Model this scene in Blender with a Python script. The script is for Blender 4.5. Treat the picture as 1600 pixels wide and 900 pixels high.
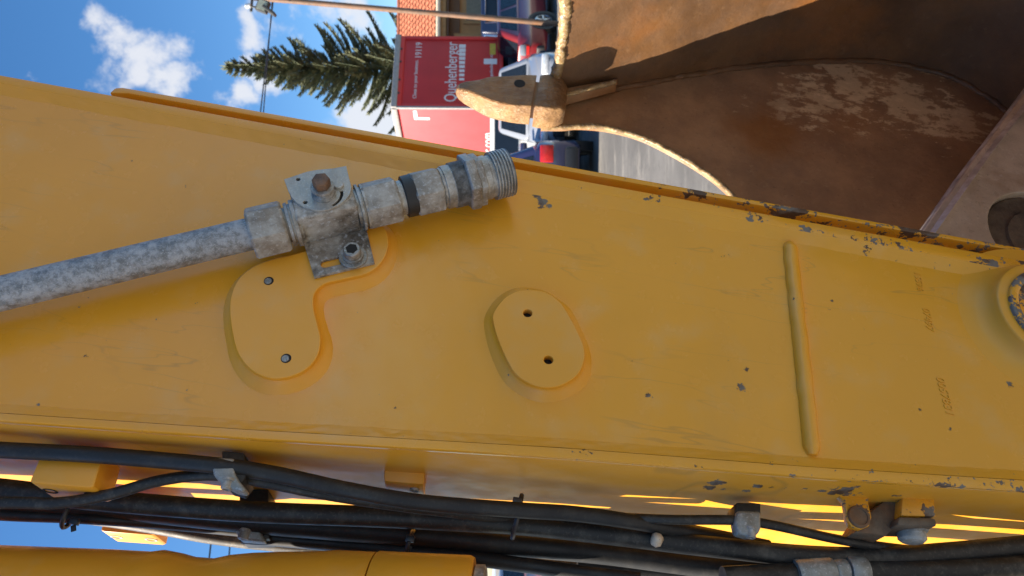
import bpy, bmesh, math, random
from mathutils import Vector, Matrix, noise as mnoise
random.seed(7)
R = math.radians
scene = bpy.context.scene
col = scene.collection
for o in list(bpy.data.objects): bpy.data.objects.remove(o)

# ------------------------------------------------------------------ camera
FPX = 1150.0                       # focal length in pixels of a 1600 px wide picture
CAM = Vector((0, 0, 1.6))
pit = R(1.5)
FWD = Vector((0, math.cos(pit), -math.sin(pit)))
UPV = Vector((0, math.sin(pit), math.cos(pit)))
CX, CY = -UPV, Vector((1, 0, 0))   # the photograph lies on its side: picture right is down
cd = bpy.data.cameras.new('camera'); cam = bpy.data.objects.new('camera', cd); col.objects.link(cam)
m = Matrix((CX, CY, -FWD)).transposed().to_4x4(); m.translation = CAM
cam.matrix_world = m
cd.sensor_width = 36; cd.lens = 36*FPX/1600; cd.clip_start = 0.02; cd.clip_end = 3000
cd.dof.use_dof = True; cd.dof.focus_distance = 0.95; cd.dof.aperture_fstop = 11
scene.camera = cam

# ------------------------------------------------------------------ sun, sky, exposure
SUN = Vector((-0.30, -0.04, 0.25)).normalized()      # towards the sun
sl = bpy.data.lights.new('sun', 'SUN'); sl.energy = 4.6; sl.angle = R(0.55); sl.color = (1.0, 0.89, 0.74)
so = bpy.data.objects.new('sun', sl); col.objects.link(so)
so.rotation_euler = SUN.to_track_quat('Z', 'Y').to_euler(); so.location = (-6, 0, 9)
w = bpy.data.worlds.new('World'); scene.world = w; w.use_nodes = True
wt = w.node_tree; wt.nodes.clear()
def wn(t, **k):
    n = wt.nodes.new(t)
    for a, b in k.items(): setattr(n, a, b)
    return n
sky = wn('ShaderNodeTexSky', sky_type='NISHITA', sun_disc=False)
sky.sun_elevation = math.asin(SUN.z); sky.sun_rotation = math.atan2(SUN.x, SUN.y)
sky.altitude = 500; sky.air_density = 1.0; sky.dust_density = 0.6; sky.ozone_density = 3.0
def ray(u, v): return FWD + CX*((u-800)/FPX) + CY*((450-v)/FPX)
tc = wn('ShaderNodeTexCoord')
wp = wn('ShaderNodeTexNoise'); wp.inputs['Scale'].default_value = 9; wp.inputs['Detail'].default_value = 6; wp.inputs['Roughness'].default_value = 0.62
wt.links.new(tc.outputs['Generated'], wp.inputs['Vector'])
wa = wn('ShaderNodeVectorMath', operation='MULTIPLY_ADD'); wa.inputs[1].default_value = (.17, .17, .17); wt.links.new(wp.outputs['Color'], wa.inputs[0])
ws = wn('ShaderNodeVectorMath', operation='ADD'); ws.inputs[1].default_value = (-.085, -.085, -.085); wt.links.new(tc.outputs['Generated'], wa.inputs[2]); wt.links.new(wa.outputs[0], ws.inputs[0])
nz = wn('ShaderNodeTexNoise'); nz.inputs['Scale'].default_value = 8; nz.inputs['Detail'].default_value = 9
nz.inputs['Roughness'].default_value = 0.6; nz.inputs['Distortion'].default_value = 0.25
wt.links.new(tc.outputs['Generated'], nz.inputs['Vector'])
# cloud banks: directions and angular sizes of the cumulus seen over the yard
acc = None
for (u, v, r, s) in [(150, 15, .05, .38), (180, 55, .06, .44), (230, 85, .075, .50), (275, 130, .055, .42), (150, 110, .04, .25), (410, 60, .05, .42), (420, 110, .05, .44), (400, 150, .05, .40), (430, 10, .05, .3),
                     (585, 190, .09, .52), (560, 10, .06, .42), (510, 5, .05, .3), (40, 108, .025, .26)]:
    d = ray(u, v).normalized()
    vm = wn('ShaderNodeVectorMath', operation='DISTANCE'); vm.inputs[1].default_value = d
    wt.links.new(ws.outputs[0], vm.inputs[0])
    mr = wn('ShaderNodeMapRange', interpolation_type='SMOOTHSTEP')
    mr.inputs['From Min'].default_value = r; mr.inputs['From Max'].default_value = 0.0
    mr.inputs['To Min'].default_value = 0; mr.inputs['To Max'].default_value = s
    wt.links.new(vm.outputs['Value'], mr.inputs['Value'])
    if acc is None: acc = mr.outputs[0]
    else:
        mx = wn('ShaderNodeMath', operation='MAXIMUM'); wt.links.new(acc, mx.inputs[0]); wt.links.new(mr.outputs[0], mx.inputs[1]); acc = mx.outputs[0]
ad = wn('ShaderNodeMath', operation='ADD'); wt.links.new(nz.outputs['Fac'], ad.inputs[0]); wt.links.new(acc, ad.inputs[1])
cm = wn('ShaderNodeMapRange', interpolation_type='SMOOTHSTEP'); cm.inputs['From Min'].default_value = 0.66; cm.inputs['From Max'].default_value = 0.98
cm.inputs['To Max'].default_value = 0.92
wt.links.new(ad.outputs[0], cm.inputs['Value'])
hs = wn('ShaderNodeHueSaturation'); hs.inputs['Saturation'].default_value = 1.24; hs.inputs['Value'].default_value = 1.0
wt.links.new(sky.outputs[0], hs.inputs['Color'])
mixc = wn('ShaderNodeMixRGB'); mixc.inputs[2].default_value = (4.2, 4.3, 4.6, 1)
wt.links.new(cm.outputs[0], mixc.inputs[0]); wt.links.new(hs.outputs[0], mixc.inputs[1])
bg = wn('ShaderNodeBackground'); bg.inputs['Strength'].default_value = 0.073
wo = wn('ShaderNodeOutputWorld'); wt.links.new(mixc.outputs[0], bg.inputs[0]); wt.links.new(bg.outputs[0], wo.inputs[0])
scene.view_settings.view_transform = 'Standard'; scene.view_settings.look = 'None'
scene.view_settings.gamma = 1; scene.view_settings.exposure = 1.47
scene.render.engine = 'CYCLES'

# ------------------------------------------------------------------ frame of the digging arm
# the side of the arm is a plane turned about 33 degrees away from the camera; A(u, v, d) measures a point d metres
# behind the camera's parallel plane and gives it in the arm's own axes: x along the arm, y across it, z off its side
N = ray(700, 1200).normalized()
D0 = 0.82
def onplane(u, v, d):
    r = ray(u, v); return r*(d/r.dot(N))
ORG = onplane(800, 450, D0)
e1 = (onplane(1400, 590, D0)-onplane(200, 400, D0)); nn = -N
e1 = (e1-nn*e1.dot(nn)).normalized(); e2 = nn.cross(e1)
ROT = Matrix((e1, e2, nn)).transposed()
ARM = ROT.to_4x4(); ARM.translation = CAM+ORG
RI = ROT.transposed()
def A(u, v, d=D0): return RI @ (onplane(u, v, d)-ORG)
def A2(u, v, d=D0):
    p = A(u, v, d); return (p.x, p.y)
def Wd(u, v, Y):                                    # point of the yard at distance Y in front of the camera
    r = ray(u, v); return CAM+r*(Y/r.y)

# ------------------------------------------------------------------ materials
class NT:
    def __init__(s, name):
        s.m = bpy.data.materials.new(name); s.m.use_nodes = True; s.t = s.m.node_tree
        s.b = s.t.nodes['Principled BSDF']; s.tc = s.t.nodes.new('ShaderNodeTexCoord'); s.co = s.tc.outputs['Object']
    def n(s, typ, **k):
        n = s.t.nodes.new(typ)
        for a, b in k.items(): setattr(n, a, b)
        return n
    def l(s, a, b): s.t.links.new(a, b)
    def put(s, i, v):
        if hasattr(v, 'links') or hasattr(v, 'is_linked'): s.l(v, i)
        else: i.default_value = v
    def noise(s, scale, detail=4, rough=.55, stretch=None, off=None, dist=0):
        n = s.n('ShaderNodeTexNoise'); n.inputs['Scale'].default_value = scale; n.inputs['Detail'].default_value = detail
        n.inputs['Roughness'].default_value = rough; n.inputs['Distortion'].default_value = dist
        co = s.co
        if stretch or off:
            mp = s.n('ShaderNodeMapping')
            if stretch: mp.inputs['Scale'].default_value = stretch
            if off: mp.inputs['Location'].default_value = off
            s.l(co, mp.inputs['Vector']); co = mp.outputs[0]
        s.l(co, n.inputs['Vector']); return n.outputs['Fac']
    def ramp(s, v, a, b, lo=0., hi=1.):
        n = s.n('ShaderNodeMapRange', interpolation_type='SMOOTHSTEP'); s.put(n.inputs[0], v)
        for i, x in zip((1, 2, 3, 4), (a, b, lo, hi)): n.inputs[i].default_value = x
        return n.outputs[0]
    def math(s, op, a, b=0.):
        n = s.n('ShaderNodeMath', operation=op); s.put(n.inputs[0], a); s.put(n.inputs[1], b); return n.outputs[0]
    def mix(s, f, a, b, mode='MIX'):
        n = s.n('ShaderNodeMixRGB', blend_type=mode)
        for i, x in enumerate((f, a, b)):
            if isinstance(x, (tuple, list)): x = (*x, 1) if len(x) == 3 else x
            s.put(n.inputs[i], x)
        return n.outputs[0]
    def dist(s, p):
        n = s.n('ShaderNodeVectorMath', operation='DISTANCE'); s.l(s.co, n.inputs[0]); n.inputs[1].default_value = p; return n.outputs['Value']
    def sep(s):
        n = s.n('ShaderNodeSeparateXYZ'); s.l(s.co, n.inputs[0]); return n.outputs
    def bump(s, h, strength=.3, dist=.002):
        n = s.n('ShaderNodeBump'); n.inputs['Strength'].default_value = strength; n.inputs['Distance'].default_value = dist
        s.l(h, n.inputs['Height'])
        if s.b.inputs['Normal'].is_linked: s.l(s.b.inputs['Normal'].links[0].from_socket, n.inputs['Normal'])
        s.l(n.outputs[0], s.b.inputs['Normal'])
    def fin(s, c=None, rough=None, metal=None, coat=None, spec=None):
        for k, v in (('Base Color', c), ('Roughness', rough), ('Metallic', metal), ('Coat Weight', coat), ('Specular IOR Level', spec)):
            if v is None: continue
            if isinstance(v, tuple): v = (*v, 1)
            s.put(s.b.inputs[k], v)
        return s.m

YEL = (0.83, 0.355, 0.021)
PRIMER = (0.17, 0.145, 0.115); RUST = (0.10, 0.05, 0.024)
def paint(name, base=YEL, chips=(), spec=.55, wear=0., wearx=(0.1, 0.9), rough=.17, dust=.26, peel=.12, wave=.0, scratches=True):
    s = NT(name)
    big = s.noise(2.6, 3); mid = s.noise(14, 5)
    c = s.mix(s.ramp(big, .3, .7, 0, .55), base, tuple(x*.86 for x in base))
    c = s.mix(s.ramp(mid, .5, .75, 0, dust), c, (.66, .42, .17))
    c = s.mix(s.ramp(s.noise(5, 6, .65, stretch=(1, .35, 1)), .55, .8, 0, dust*.8), c, (.5, .28, .08))
    rg = s.math('ADD', s.ramp(s.noise(30, 6), .3, .7, 0, .12), rough)
    if scratches:
        for k, (rz, th) in enumerate(((.32, .012), (-.6, .007))):
            mp = s.n('ShaderNodeMapping'); mp.inputs['Rotation'].default_value = (0, 0, rz); mp.inputs['Scale'].default_value = (1.3, 9, 1); mp.inputs['Location'].default_value = (k*3.7, k*1.9, 0)
            s.l(s.co, mp.inputs[0]); n = s.n('ShaderNodeTexNoise'); n.inputs['Scale'].default_value = 2.2; n.inputs['Detail'].default_value = 3; s.l(mp.outputs[0], n.inputs[0])
            line = s.ramp(s.math('ABSOLUTE', s.math('SUBTRACT', n.outputs['Fac'], .5)), 0, th, 1, 0)
            gate = s.ramp(s.noise(3.1, 2, off=(k*5, 2, 0)), .52, .66, 0, .35)
            c = s.mix(s.math('MULTIPLY', line, gate), c, (.34, .18, .04))
        v = s.n('ShaderNodeTexVoronoi'); v.inputs['Scale'].default_value = 26; s.l(s.co, v.inputs[0])
        dot = s.ramp(s.math('ADD', v.outputs['Distance'], s.math('MULTIPLY', s.noise(300, 3), .06)), .055, .07, 1, 0)
        g2 = s.ramp(s.noise(7, 2), .6, .66)
        c = s.mix(s.math('MULTIPLY', s.math('MULTIPLY', dot, g2), .8), c, (.07, .04, .02))
    mask = None
    nc3 = s.noise(240, 5, .75); nc = s.noise(75, 4, .7); nc2 = s.noise(29, 5, .7)
    if wear > 0:
        x = s.sep()[0]
        g = s.ramp(x, wearx[0], wearx[1], 0, wear)
        mask = s.ramp(s.math('ADD', nc2, g), .70, .715)
        mask = s.math('MAXIMUM', mask, s.ramp(s.math('ADD', nc, s.math('MULTIPLY', g, .75)), .715, .73))
    for (p, r) in chips:
        d = s.math('ADD', s.dist(p), s.math('MULTIPLY', s.math('SUBTRACT', nc3 if r < .0055 else nc, .5), r*4.2))
        k = s.ramp(d, r*.93, r, 1, 0)
        mask = k if mask is None else s.math('MAXIMUM', mask, k)
    if mask is not None:
        cc = s.mix(s.ramp(s.noise(40, 4), .42, .6), PRIMER, RUST)
        c = s.mix(mask, c, cc); rg = s.math('ADD', rg, s.math('MULTIPLY', mask, .35))
        s.bump(s.math('MULTIPLY', mask, -1), .6, .0006)
    s.bump(s.noise(650, 2), peel, .0004)
    s.bump(s.noise(9, 3), .35, .004 if wave == 0 else wave)
    return s.fin(c, rg, 0., .06, spec)
def zinc(name, base=(.33, .34, .34), dark=(.13, .12, .11), brown=.35, metal=.55, rough=.48, scale=60, speck=True):
    s = NT(name)
    c = s.mix(s.ramp(s.noise(scale, 6, .7), .35, .65), dark, base)
    c = s.mix(s.ramp(s.noise(scale*.5, 5, .65, off=(3, 1, 2)), .5, .72, 0, brown), c, (.16, .105, .06))
    if speck: c = s.mix(s.ramp(s.noise(scale*6, 3, .6), .54, .72, 0, .5), c, (.66, .66, .66))
    s.bump(s.noise(scale*3, 5, .65), .4, .002)
    return s.fin(c, s.ramp(s.noise(scale, 4), .3, .7, rough-.12, rough+.2), metal)
def rubber(name, base=(.018, .018, .019), dusty=.35, dustc=(.16, .14, .11)):
    s = NT(name)
    c = s.mix(s.ramp(s.noise(35, 6, .7), .48, .75, 0, dusty), base, dustc)
    c = s.mix(s.ramp(s.noise(260, 2), .55, .7, 0, dusty*.5), c, dustc)
    s.bump(s.noise(900, 2), .12, .0004)
    return s.fin(c, s.ramp(s.noise(20, 3), .3, .7, .42, .62), 0, 0, .45)
def rustmat(name, a=(.20, .095, .038), b=(.09, .046, .022), cc=(.31, .17, .07), rough=.62, metal=.0, extra=None, scale=9, pit=0.):
    s = NT(name)
    c = s.mix(s.ramp(s.noise(scale, 7, .65), .32, .66), a, b)
    c = s.mix(s.ramp(s.noise(scale*.45, 4, .6, stretch=(1, 1, 1.2), off=(2, 7, 1)), .5, .72, 0, .6), c, (.26, .095, .02))
    c = s.mix(s.ramp(s.noise(scale*7, 6, .7), .56, .72, 0, .4), c, cc)
    c = s.mix(s.ramp(s.noise(scale*16, 5, .7, off=(1, 0, 4)), .60, .72, 0, .55), c, (.05, .026, .014))
    if extra: c = extra(s, c)
    s.bump(s.noise(scale*12, 6, .7), .35, .004)
    if pit: s.bump(s.noise(scale*3, 5, .6, stretch=(.45, 1, 1)), .8, pit)
    return s.fin(c, s.ramp(s.noise(scale*3, 4), .3, .7, rough-.16, rough+.14), metal)
def plain(name, c, rough=.5, metal=0., coat=0., var=.15, scale=20, bump=0.):
    s = NT(name)
    k = s.mix(s.ramp(s.noise(scale, 5), .3, .7), tuple(x*(1-var) for x in c), tuple(min(1, x*(1+var)) for x in c))
    if bump: s.bump(s.noise(scale*6, 4), .3, bump)
    return s.fin(k, rough, metal, coat)

M = {}
M['panel'] = paint('yellow_panel_paint', chips=[(A(847, 316), .009), (A(838, 305), .005), (A(858, 322), .004), (A(1158, 605), .005), (A(1166, 577), .0026), (A(1013, 617), .003), (A(1300, 470), .002),
                   (A(1578, 600), .004), (A(1437, 640), .002), (A(60, 633), .002), (A(1485, 670), .002)], wear=.03, wearx=(.3, .9))
M['edge'] = paint('yellow_plate_paint', wear=.135, wearx=(-.12, .62), scratches=False)
M['bar'] = paint('yellow_bar_paint', wear=.18, wearx=(-.15, .55), scratches=False)
lowchips = [(A(u, v, d), r) for (u, v, d, r) in ((1046, 770, .88, .006), (1110, 769, .88, .009), (1121, 752, .86, .010), (1130, 768, .88, .004), (1167, 770, .88, .005), (1182, 755, .86, .007), (1204, 756, .86, .004),
            (1225, 758, .86, .0035), (1253, 757, .86, .006), (1285, 762, .86, .008), (1318, 760, .855, .017), (1398, 767, .86, .007))]
M['belly'] = paint('yellow_belly_paint', chips=lowchips, wear=.0, rough=.36, wave=.012, dust=.25, spec=.28)
M['yellow'] = paint('yellow_paint', scratches=False, rough=.38)
M['weldpaint'] = paint('yellow_weld_paint', wear=.06, wearx=(.1, .8), scratches=False, rough=.28, wave=.006)
M['chiprim'] = paint('yellow_chipped_rim_paint', wear=.2, wearx=(.0, .4), scratches=False)
M['pipe'] = zinc('galvanised_pipe', (.42, .42, .43), (.17, .17, .17), .25, .3, .5, 100)
M['nut'] = zinc('zinc_nut', (.46, .43, .38), (.22, .195, .165), .6, .25, .5, 36)
M['valve'] = zinc('weathered_valve', (.50, .45, .38), (.10, .08, .06), .65, .15, .6, 30)
M['disc'] = zinc('zinc_disc', (.48, .455, .40), (.34, .315, .275), .3, .35, .45, 55)
M['thread'] = zinc('zinc_thread', (.5, .485, .45), (.24, .225, .2), .35, .5, .4, 50)
M['bolt'] = zinc('zinc_bolt', (.42, .40, .37), (.22, .205, .18), .3, .55, .45, 60)
M['rustbolt'] = rustmat('rusty_bolt', (.22, .12, .065), (.10, .055, .035), scale=60, rough=.6)
M['dark'] = plain('dark_hole_shade', (.012, .010, .008), .8)  # near-black colour stands in for the shade inside holes
M['black'] = plain('black_ring', (.014, .015, .017), .45)
M['hose'] = rubber('black_hose', (.012, .012, .013), .14)
M['hosedust'] = rubber('dusty_hose', (.016, .015, .014), .38)
M['hosebeige'] = rubber('sunlit_beige_dusty_hose', (.05, .045, .04), .85, (.27, .23, .17))  # beige mixes real dust with the sunlit look of this hose
M['clampr'] = rubber('clamp_rubber', (.014, .014, .015), .2)
M['clampm'] = zinc('clamp_strap', (.36, .37, .35), (.22, .22, .20), .2, .4, .5, 50)
M['tie'] = plain('tie_plastic', (.03, .03, .034), .35)
def mud(s, c):
    mn = s.math('MULTIPLY', s.math('SUBTRACT', s.noise(19, 10, .8, stretch=(.8, 1.6, 1)), .5), .75)
    for (u, v, r, f) in ((1330, 130, .11, .9), (1420, 160, .13, .9), (1290, 160, .09, .7), (1500, 190, .09, .8), (1230, 165, .06, .5)):
        d = s.math('ADD', s.dist(A(u, v, 1.3)), mn)
        c = s.mix(s.ramp(d, r*.55, r*.75, f*.8, 0), c, (.78, .58, .32))
    d = s.math('ADD', s.dist(A(1195, 210, 1.3)), s.math('MULTIPLY', s.math('SUBTRACT', s.noise(8, 4), .5), .2))
    c = s.mix(s.ramp(d, .03, .13, .7, 0), c, (.28, .10, .016))
    return c
M['bwall'] = rustmat('bucket_wall_rust', (.42, .235, .11), (.27, .15, .075), (.52, .34, .17), .5, 0, mud, 7)
M['bfloor'] = rustmat('bucket_floor_rust', (.16, .078, .03), (.10, .052, .024), (.23, .13, .06), .55, 0, None, 6)
M['tooth'] = rustmat('tooth_rust', (.37, .205, .08), (.19, .10, .042), (.52, .34, .15), .5, .1, None, 14, .012)
M['bead'] = zinc('hardface_bead', (.44, .30, .13), (.20, .12, .05), .45, .15, .45, 45)
M['linkrim'] = zinc('link_rim', (.75, .71, .67), (.5, .44, .4), .3, .45, .5, 30)
M['linkface'] = rustmat('link_face_rust', (.72, .58, .42), (.52, .40, .28), (.85, .77, .66), .42, .1, None, 10)
M['blotch'] = rustmat('grimy_bracket', (.17, .12, .075), (.07, .05, .035), (.27, .19, .11), .7, 0, None, 25)

# ------------------------------------------------------------------ mesh helpers
def root(name, label, cat, mat=None, group=None, loc=None):
    o = bpy.data.objects.new(name, None); col.objects.link(o); o.empty_display_size = .1
    if mat is not None: o.matrix_world = mat
    elif loc is not None: o.location = loc
    return tag(o, label, cat, group)
def tag(o, label=None, cat=None, group=None, kind=None):
    for k, v in (('label', label), ('category', cat), ('group', group), ('kind', kind)):
        if v: o[k] = v
    return o
def mk(name, me, mat, parent=None, smooth=True, ang=35, mw=None):
    if isinstance(me, bmesh.types.BMesh):
        b = me; me = bpy.data.meshes.new(name); b.normal_update(); b.to_mesh(me); b.free()
    me.name = name; me.materials.clear(); me.materials.append(mat)
    if smooth:
        me.polygons.foreach_set('use_smooth', [True]*len(me.polygons)); me.set_sharp_from_angle(angle=R(ang))
    o = bpy.data.objects.new(name, me); col.objects.link(o)
    if parent is not None: o.parent = parent
    elif mw is not None: o.matrix_world = mw
    return o
def addpoly(bm, pts, faces):
    vs = [bm.verts.new(p) for p in pts]
    for f in faces:
        try: bm.faces.new([vs[i] for i in f])
        except ValueError: pass
    return vs
def bevel(bm, w, seg=2, ang=25):
    if w <= 0: return bm
    bmesh.ops.recalc_face_normals(bm, faces=bm.faces)
    es = [e for e in bm.edges if len(e.link_faces) == 2 and e.calc_face_angle(0) > R(ang)]
    bmesh.ops.bevel(bm, geom=es, offset=w, segments=seg, affect='EDGES', profile=.5, clamp_overlap=True); return bm
def box(c, sx, sy, sz, rot=None, bev=0, bm=None):
    nb = bmesh.new()
    bmesh.ops.create_cube(nb, size=1); bmesh.ops.scale(nb, vec=(sx, sy, sz), verts=nb.verts)
    bevel(nb, bev)
    mt = (rot.to_4x4() if rot is not None else Matrix()); mt.translation = Vector(c)
    bmesh.ops.transform(nb, matrix=mt, verts=nb.verts)
    if bm is None: return nb
    join(bm, nb); return bm
def join(bm, nb):
    me = bpy.data.meshes.new('tmp'); nb.to_mesh(me); nb.free(); bm.from_mesh(me); bpy.data.meshes.remove(me); return bm
def prism(pts, vec, bev=0, seg=2):
    """closed solid: polygon pts pushed along vec"""
    bm = bmesh.new(); n = len(pts); vec = Vector(vec)
    a = [bm.verts.new(p) for p in pts]; b = [bm.verts.new(Vector(p)+vec) for p in pts]
    bm.faces.new(a); bm.faces.new(b[::-1])
    for i in range(n): bm.faces.new((a[i], b[i], b[(i+1) % n], a[(i+1) % n]))
    bmesh.ops.recalc_face_normals(bm, faces=bm.faces)
    bevel(bm, bev, seg); return bm
def crom(pts, k=8, closed=False):
    pts = [Vector(p) for p in pts]; out = []; n = len(pts)
    rng = range(n) if closed else range(n-1)
    for i in rng:
        g = (lambda j: pts[j % n]) if closed else (lambda j: pts[max(0, min(n-1, j))])
        p0, p1, p2, p3 = g(i-1), g(i), g(i+1), g(i+2)
        for q in range(k):
            t = q/k
            out.append(.5*((2*p1)+(p2-p0)*t+(2*p0-5*p1+4*p2-p3)*t*t+(3*p1-p0-3*p2+p3)*t**3))
    if not closed: out.append(pts[-1])
    return out
def tube(pts, r, seg=16, k=8, smooth=True, rfun=None, cap=True):
    P = crom(pts, k) if smooth else [Vector(p) for p in pts]
    bm = bmesh.new(); prev = None; ring0 = None
    t = (P[1]-P[0]).normalized(); ref = Vector((0, 0, 1)) if abs(t.z) < .9 else Vector((0, 1, 0))
    nrm = (ref-t*ref.dot(t)).normalized()
    for i, p in enumerate(P):
        t = (P[min(i+1, len(P)-1)]-P[max(i-1, 0)]).normalized()
        nrm = (nrm-t*nrm.dot(t)).normalized(); bn = t.cross(nrm)
        ring = []
        for j in range(seg):
            a = 2*math.pi*j/seg; rr = r if rfun is None else r*rfun(i, j, p)
            ring.append(bm.verts.new(p+(nrm*math.cos(a)+bn*math.sin(a))*rr))
        if prev:
            for j in range(seg): bm.faces.new((prev[j], prev[(j+1) % seg], ring[(j+1) % seg], ring[j]))
        else: ring0 = ring
        prev = ring
    if cap: bm.faces.new(ring0[::-1]); bm.faces.new(prev)
    return bm
def lathe(o, ax, prof, seg=40, phase=0., ref=None, cap=True):
    o = Vector(o); ax = Vector(ax).normalized()
    if ref is None: ref = Vector((0, 0, 1)) if abs(ax.z) < .9 else Vector((0, 1, 0))
    x = (ref-ax*ref.dot(ax)).normalized(); y = ax.cross(x)
    bm = bmesh.new(); prev = None; first = None
    for (t, r) in prof:
        ring = [bm.verts.new(o+ax*t+(x*math.cos(phase+2*math.pi*j/seg)+y*math.sin(phase+2*math.pi*j/seg))*r) for j in range(seg)]
        if prev:
            for j in range(seg): bm.faces.new((prev[j], prev[(j+1) % seg], ring[(j+1) % seg], ring[j]))
        else: first = ring
        prev = ring
    if cap: bm.faces.new(first[::-1]); bm.faces.new(prev)
    return bm
def hexnut(o, ax, L, rc, phase=.0, ref=None, bev=.0012, cham=.1):
    nb = lathe(o, ax, [(0, rc*.92), (L*cham, rc), (L*(1-cham), rc), (L, rc*.92)], 6, phase, ref)
    return bevel(nb, bev, 2, 20)
def plate(loops, t, bev=0., res=2):
    """flat plate with holes: loops of (x, y); lies in z 0..t"""
    cu = bpy.data.curves.new('tmp', 'CURVE'); cu.dimensions = '2D'; cu.fill_mode = 'BOTH'
    cu.extrude = max(1e-5, t/2-bev); cu.bevel_depth = bev; cu.bevel_resolution = res; cu.offset = -bev
    for lp in loops:
        s = cu.splines.new('POLY'); s.points.add(len(lp)-1); s.use_cyclic_u = True
        for p, q in zip(s.points, lp): p.co = (q[0], q[1], 0, 1)
    ob = bpy.data.objects.new('tmp', cu); me = bpy.data.meshes.new_from_object(ob)
    bpy.data.objects.remove(ob); bpy.data.curves.remove(cu)
    me.transform(Matrix.Translation((0, 0, t/2))); return me
def circ(c, r, n=24, rx=None): return [(c[0]+(rx or r)*math.cos(2*math.pi*i/n), c[1]+r*math.sin(2*math.pi*i/n)) for i in range(n)]
def text(body, size, depth, mat4, align='LEFT', xs=1.0, shear=0.):
    cu = bpy.data.curves.new('tmp', 'FONT'); cu.body = body; cu.size = size; cu.extrude = depth; cu.align_x = align; cu.resolution_u = 3; cu.shear = shear
    ob = bpy.data.objects.new('tmp', cu); me = bpy.data.meshes.new_from_object(ob); bpy.data.objects.remove(ob); bpy.data.curves.remove(cu)
    me.transform(mat4 @ Matrix.Diagonal((xs, 1, 1, 1))); return me
def shift(me_or_bm, z):
    if isinstance(me_or_bm, bmesh.types.BMesh): bmesh.ops.translate(me_or_bm, vec=(0, 0, z), verts=me_or_bm.verts)
    else: me_or_bm.transform(Matrix.Translation((0, 0, z)))
    return me_or_bm
def lerp_poly(pts, u):
    for (a, b), (c, d) in zip(pts, pts[1:]):
        if u <= c or (c, d) == pts[-1]: return b+(d-b)*(u-a)/(c-a)
def nz1(x, y=0., z=0.): return mnoise.noise(Vector((x, y, z)))

# ================================================================== the yard
def groundmat():
    s = NT('yard_concrete')
    c = s.mix(s.ramp(s.noise(.7, 6, .6), .3, .7), (.15, .14, .122), (.245, .228, .20))
    c = s.mix(s.ramp(s.noise(6, 6, .7), .5, .7, 0, .6), c, (.105, .098, .085))
    c = s.mix(s.ramp(s.noise(1.3, 4, .6, stretch=(.12, 1.6, 1)), .52, .66, 0, .6), c, (.36, .335, .29))
    s.bump(s.noise(40, 5, .7), .4, .01)
    return s.fin(c, .85)
bm = bmesh.new(); addpoly(bm, [(-600, -300, 0), (600, -300, 0), (600, 900, 0), (-600, 900, 0)], [(0, 1, 2, 3)])
tag(mk('ground', bm, groundmat(), None, False), kind='structure')
def asphaltmat():
    s = NT('yard_asphalt')
    c = s.mix(s.ramp(s.noise(.8, 6, .6), .3, .7), (.095, .09, .082), (.15, .142, .13))
    c = s.mix(s.ramp(s.noise(9, 6, .7), .5, .7, 0, .6), c, (.075, .07, .064))
    c = s.mix(s.ramp(s.noise(1.6, 7, .75, stretch=(.4, 1.1, 1)), .5, .66, 0, .8), c, (.25, .23, .2))
    s.bump(s.noise(60, 5, .7), .5, .01)
    return s.fin(c, .85)
bm = bmesh.new(); addpoly(bm, [(-70, 3.4, .004), (70, 3.2, .004), (70, 60, .004), (-70, 60, .004)], [(0, 1, 2, 3)])
tag(mk('yard_asphalt', bm, asphaltmat(), None, False), kind='structure')
# snowy ridge far behind the roofs; distance haze put into its blue-white colour
s = NT('snowy_hazy_hillside'); hc_ = s.mix(s.ramp(s.noise(.02, 8, .7), .45, .6), (.30, .36, .45), (.62, .68, .78)); hillm = s.fin(hc_, .9)
bm = bmesh.new(); rows = []
for j in range(9):
    row = []
    for i in range(61):
        x = -500+i*20; t = j/8; y = 420+t*220
        h = (58+34*nz1(x*.006, 2)+14*nz1(x*.02, 5))*(.5+.5*math.tanh((x-20)/70)) if True else 0
        row.append(bm.verts.new((x, y, max(-2, (h+9*nz1(x*.03, y*.03))*math.sin(min(1, t*1.25)*math.pi/2)-1))))
    rows.append(row)
for j in range(8):
    for i in range(60): bm.faces.new((rows[j][i], rows[j][i+1], rows[j+1][i+1], rows[j+1][i]))
tag(mk('hill', bm, hillm, None, True, 180), kind='structure')

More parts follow.
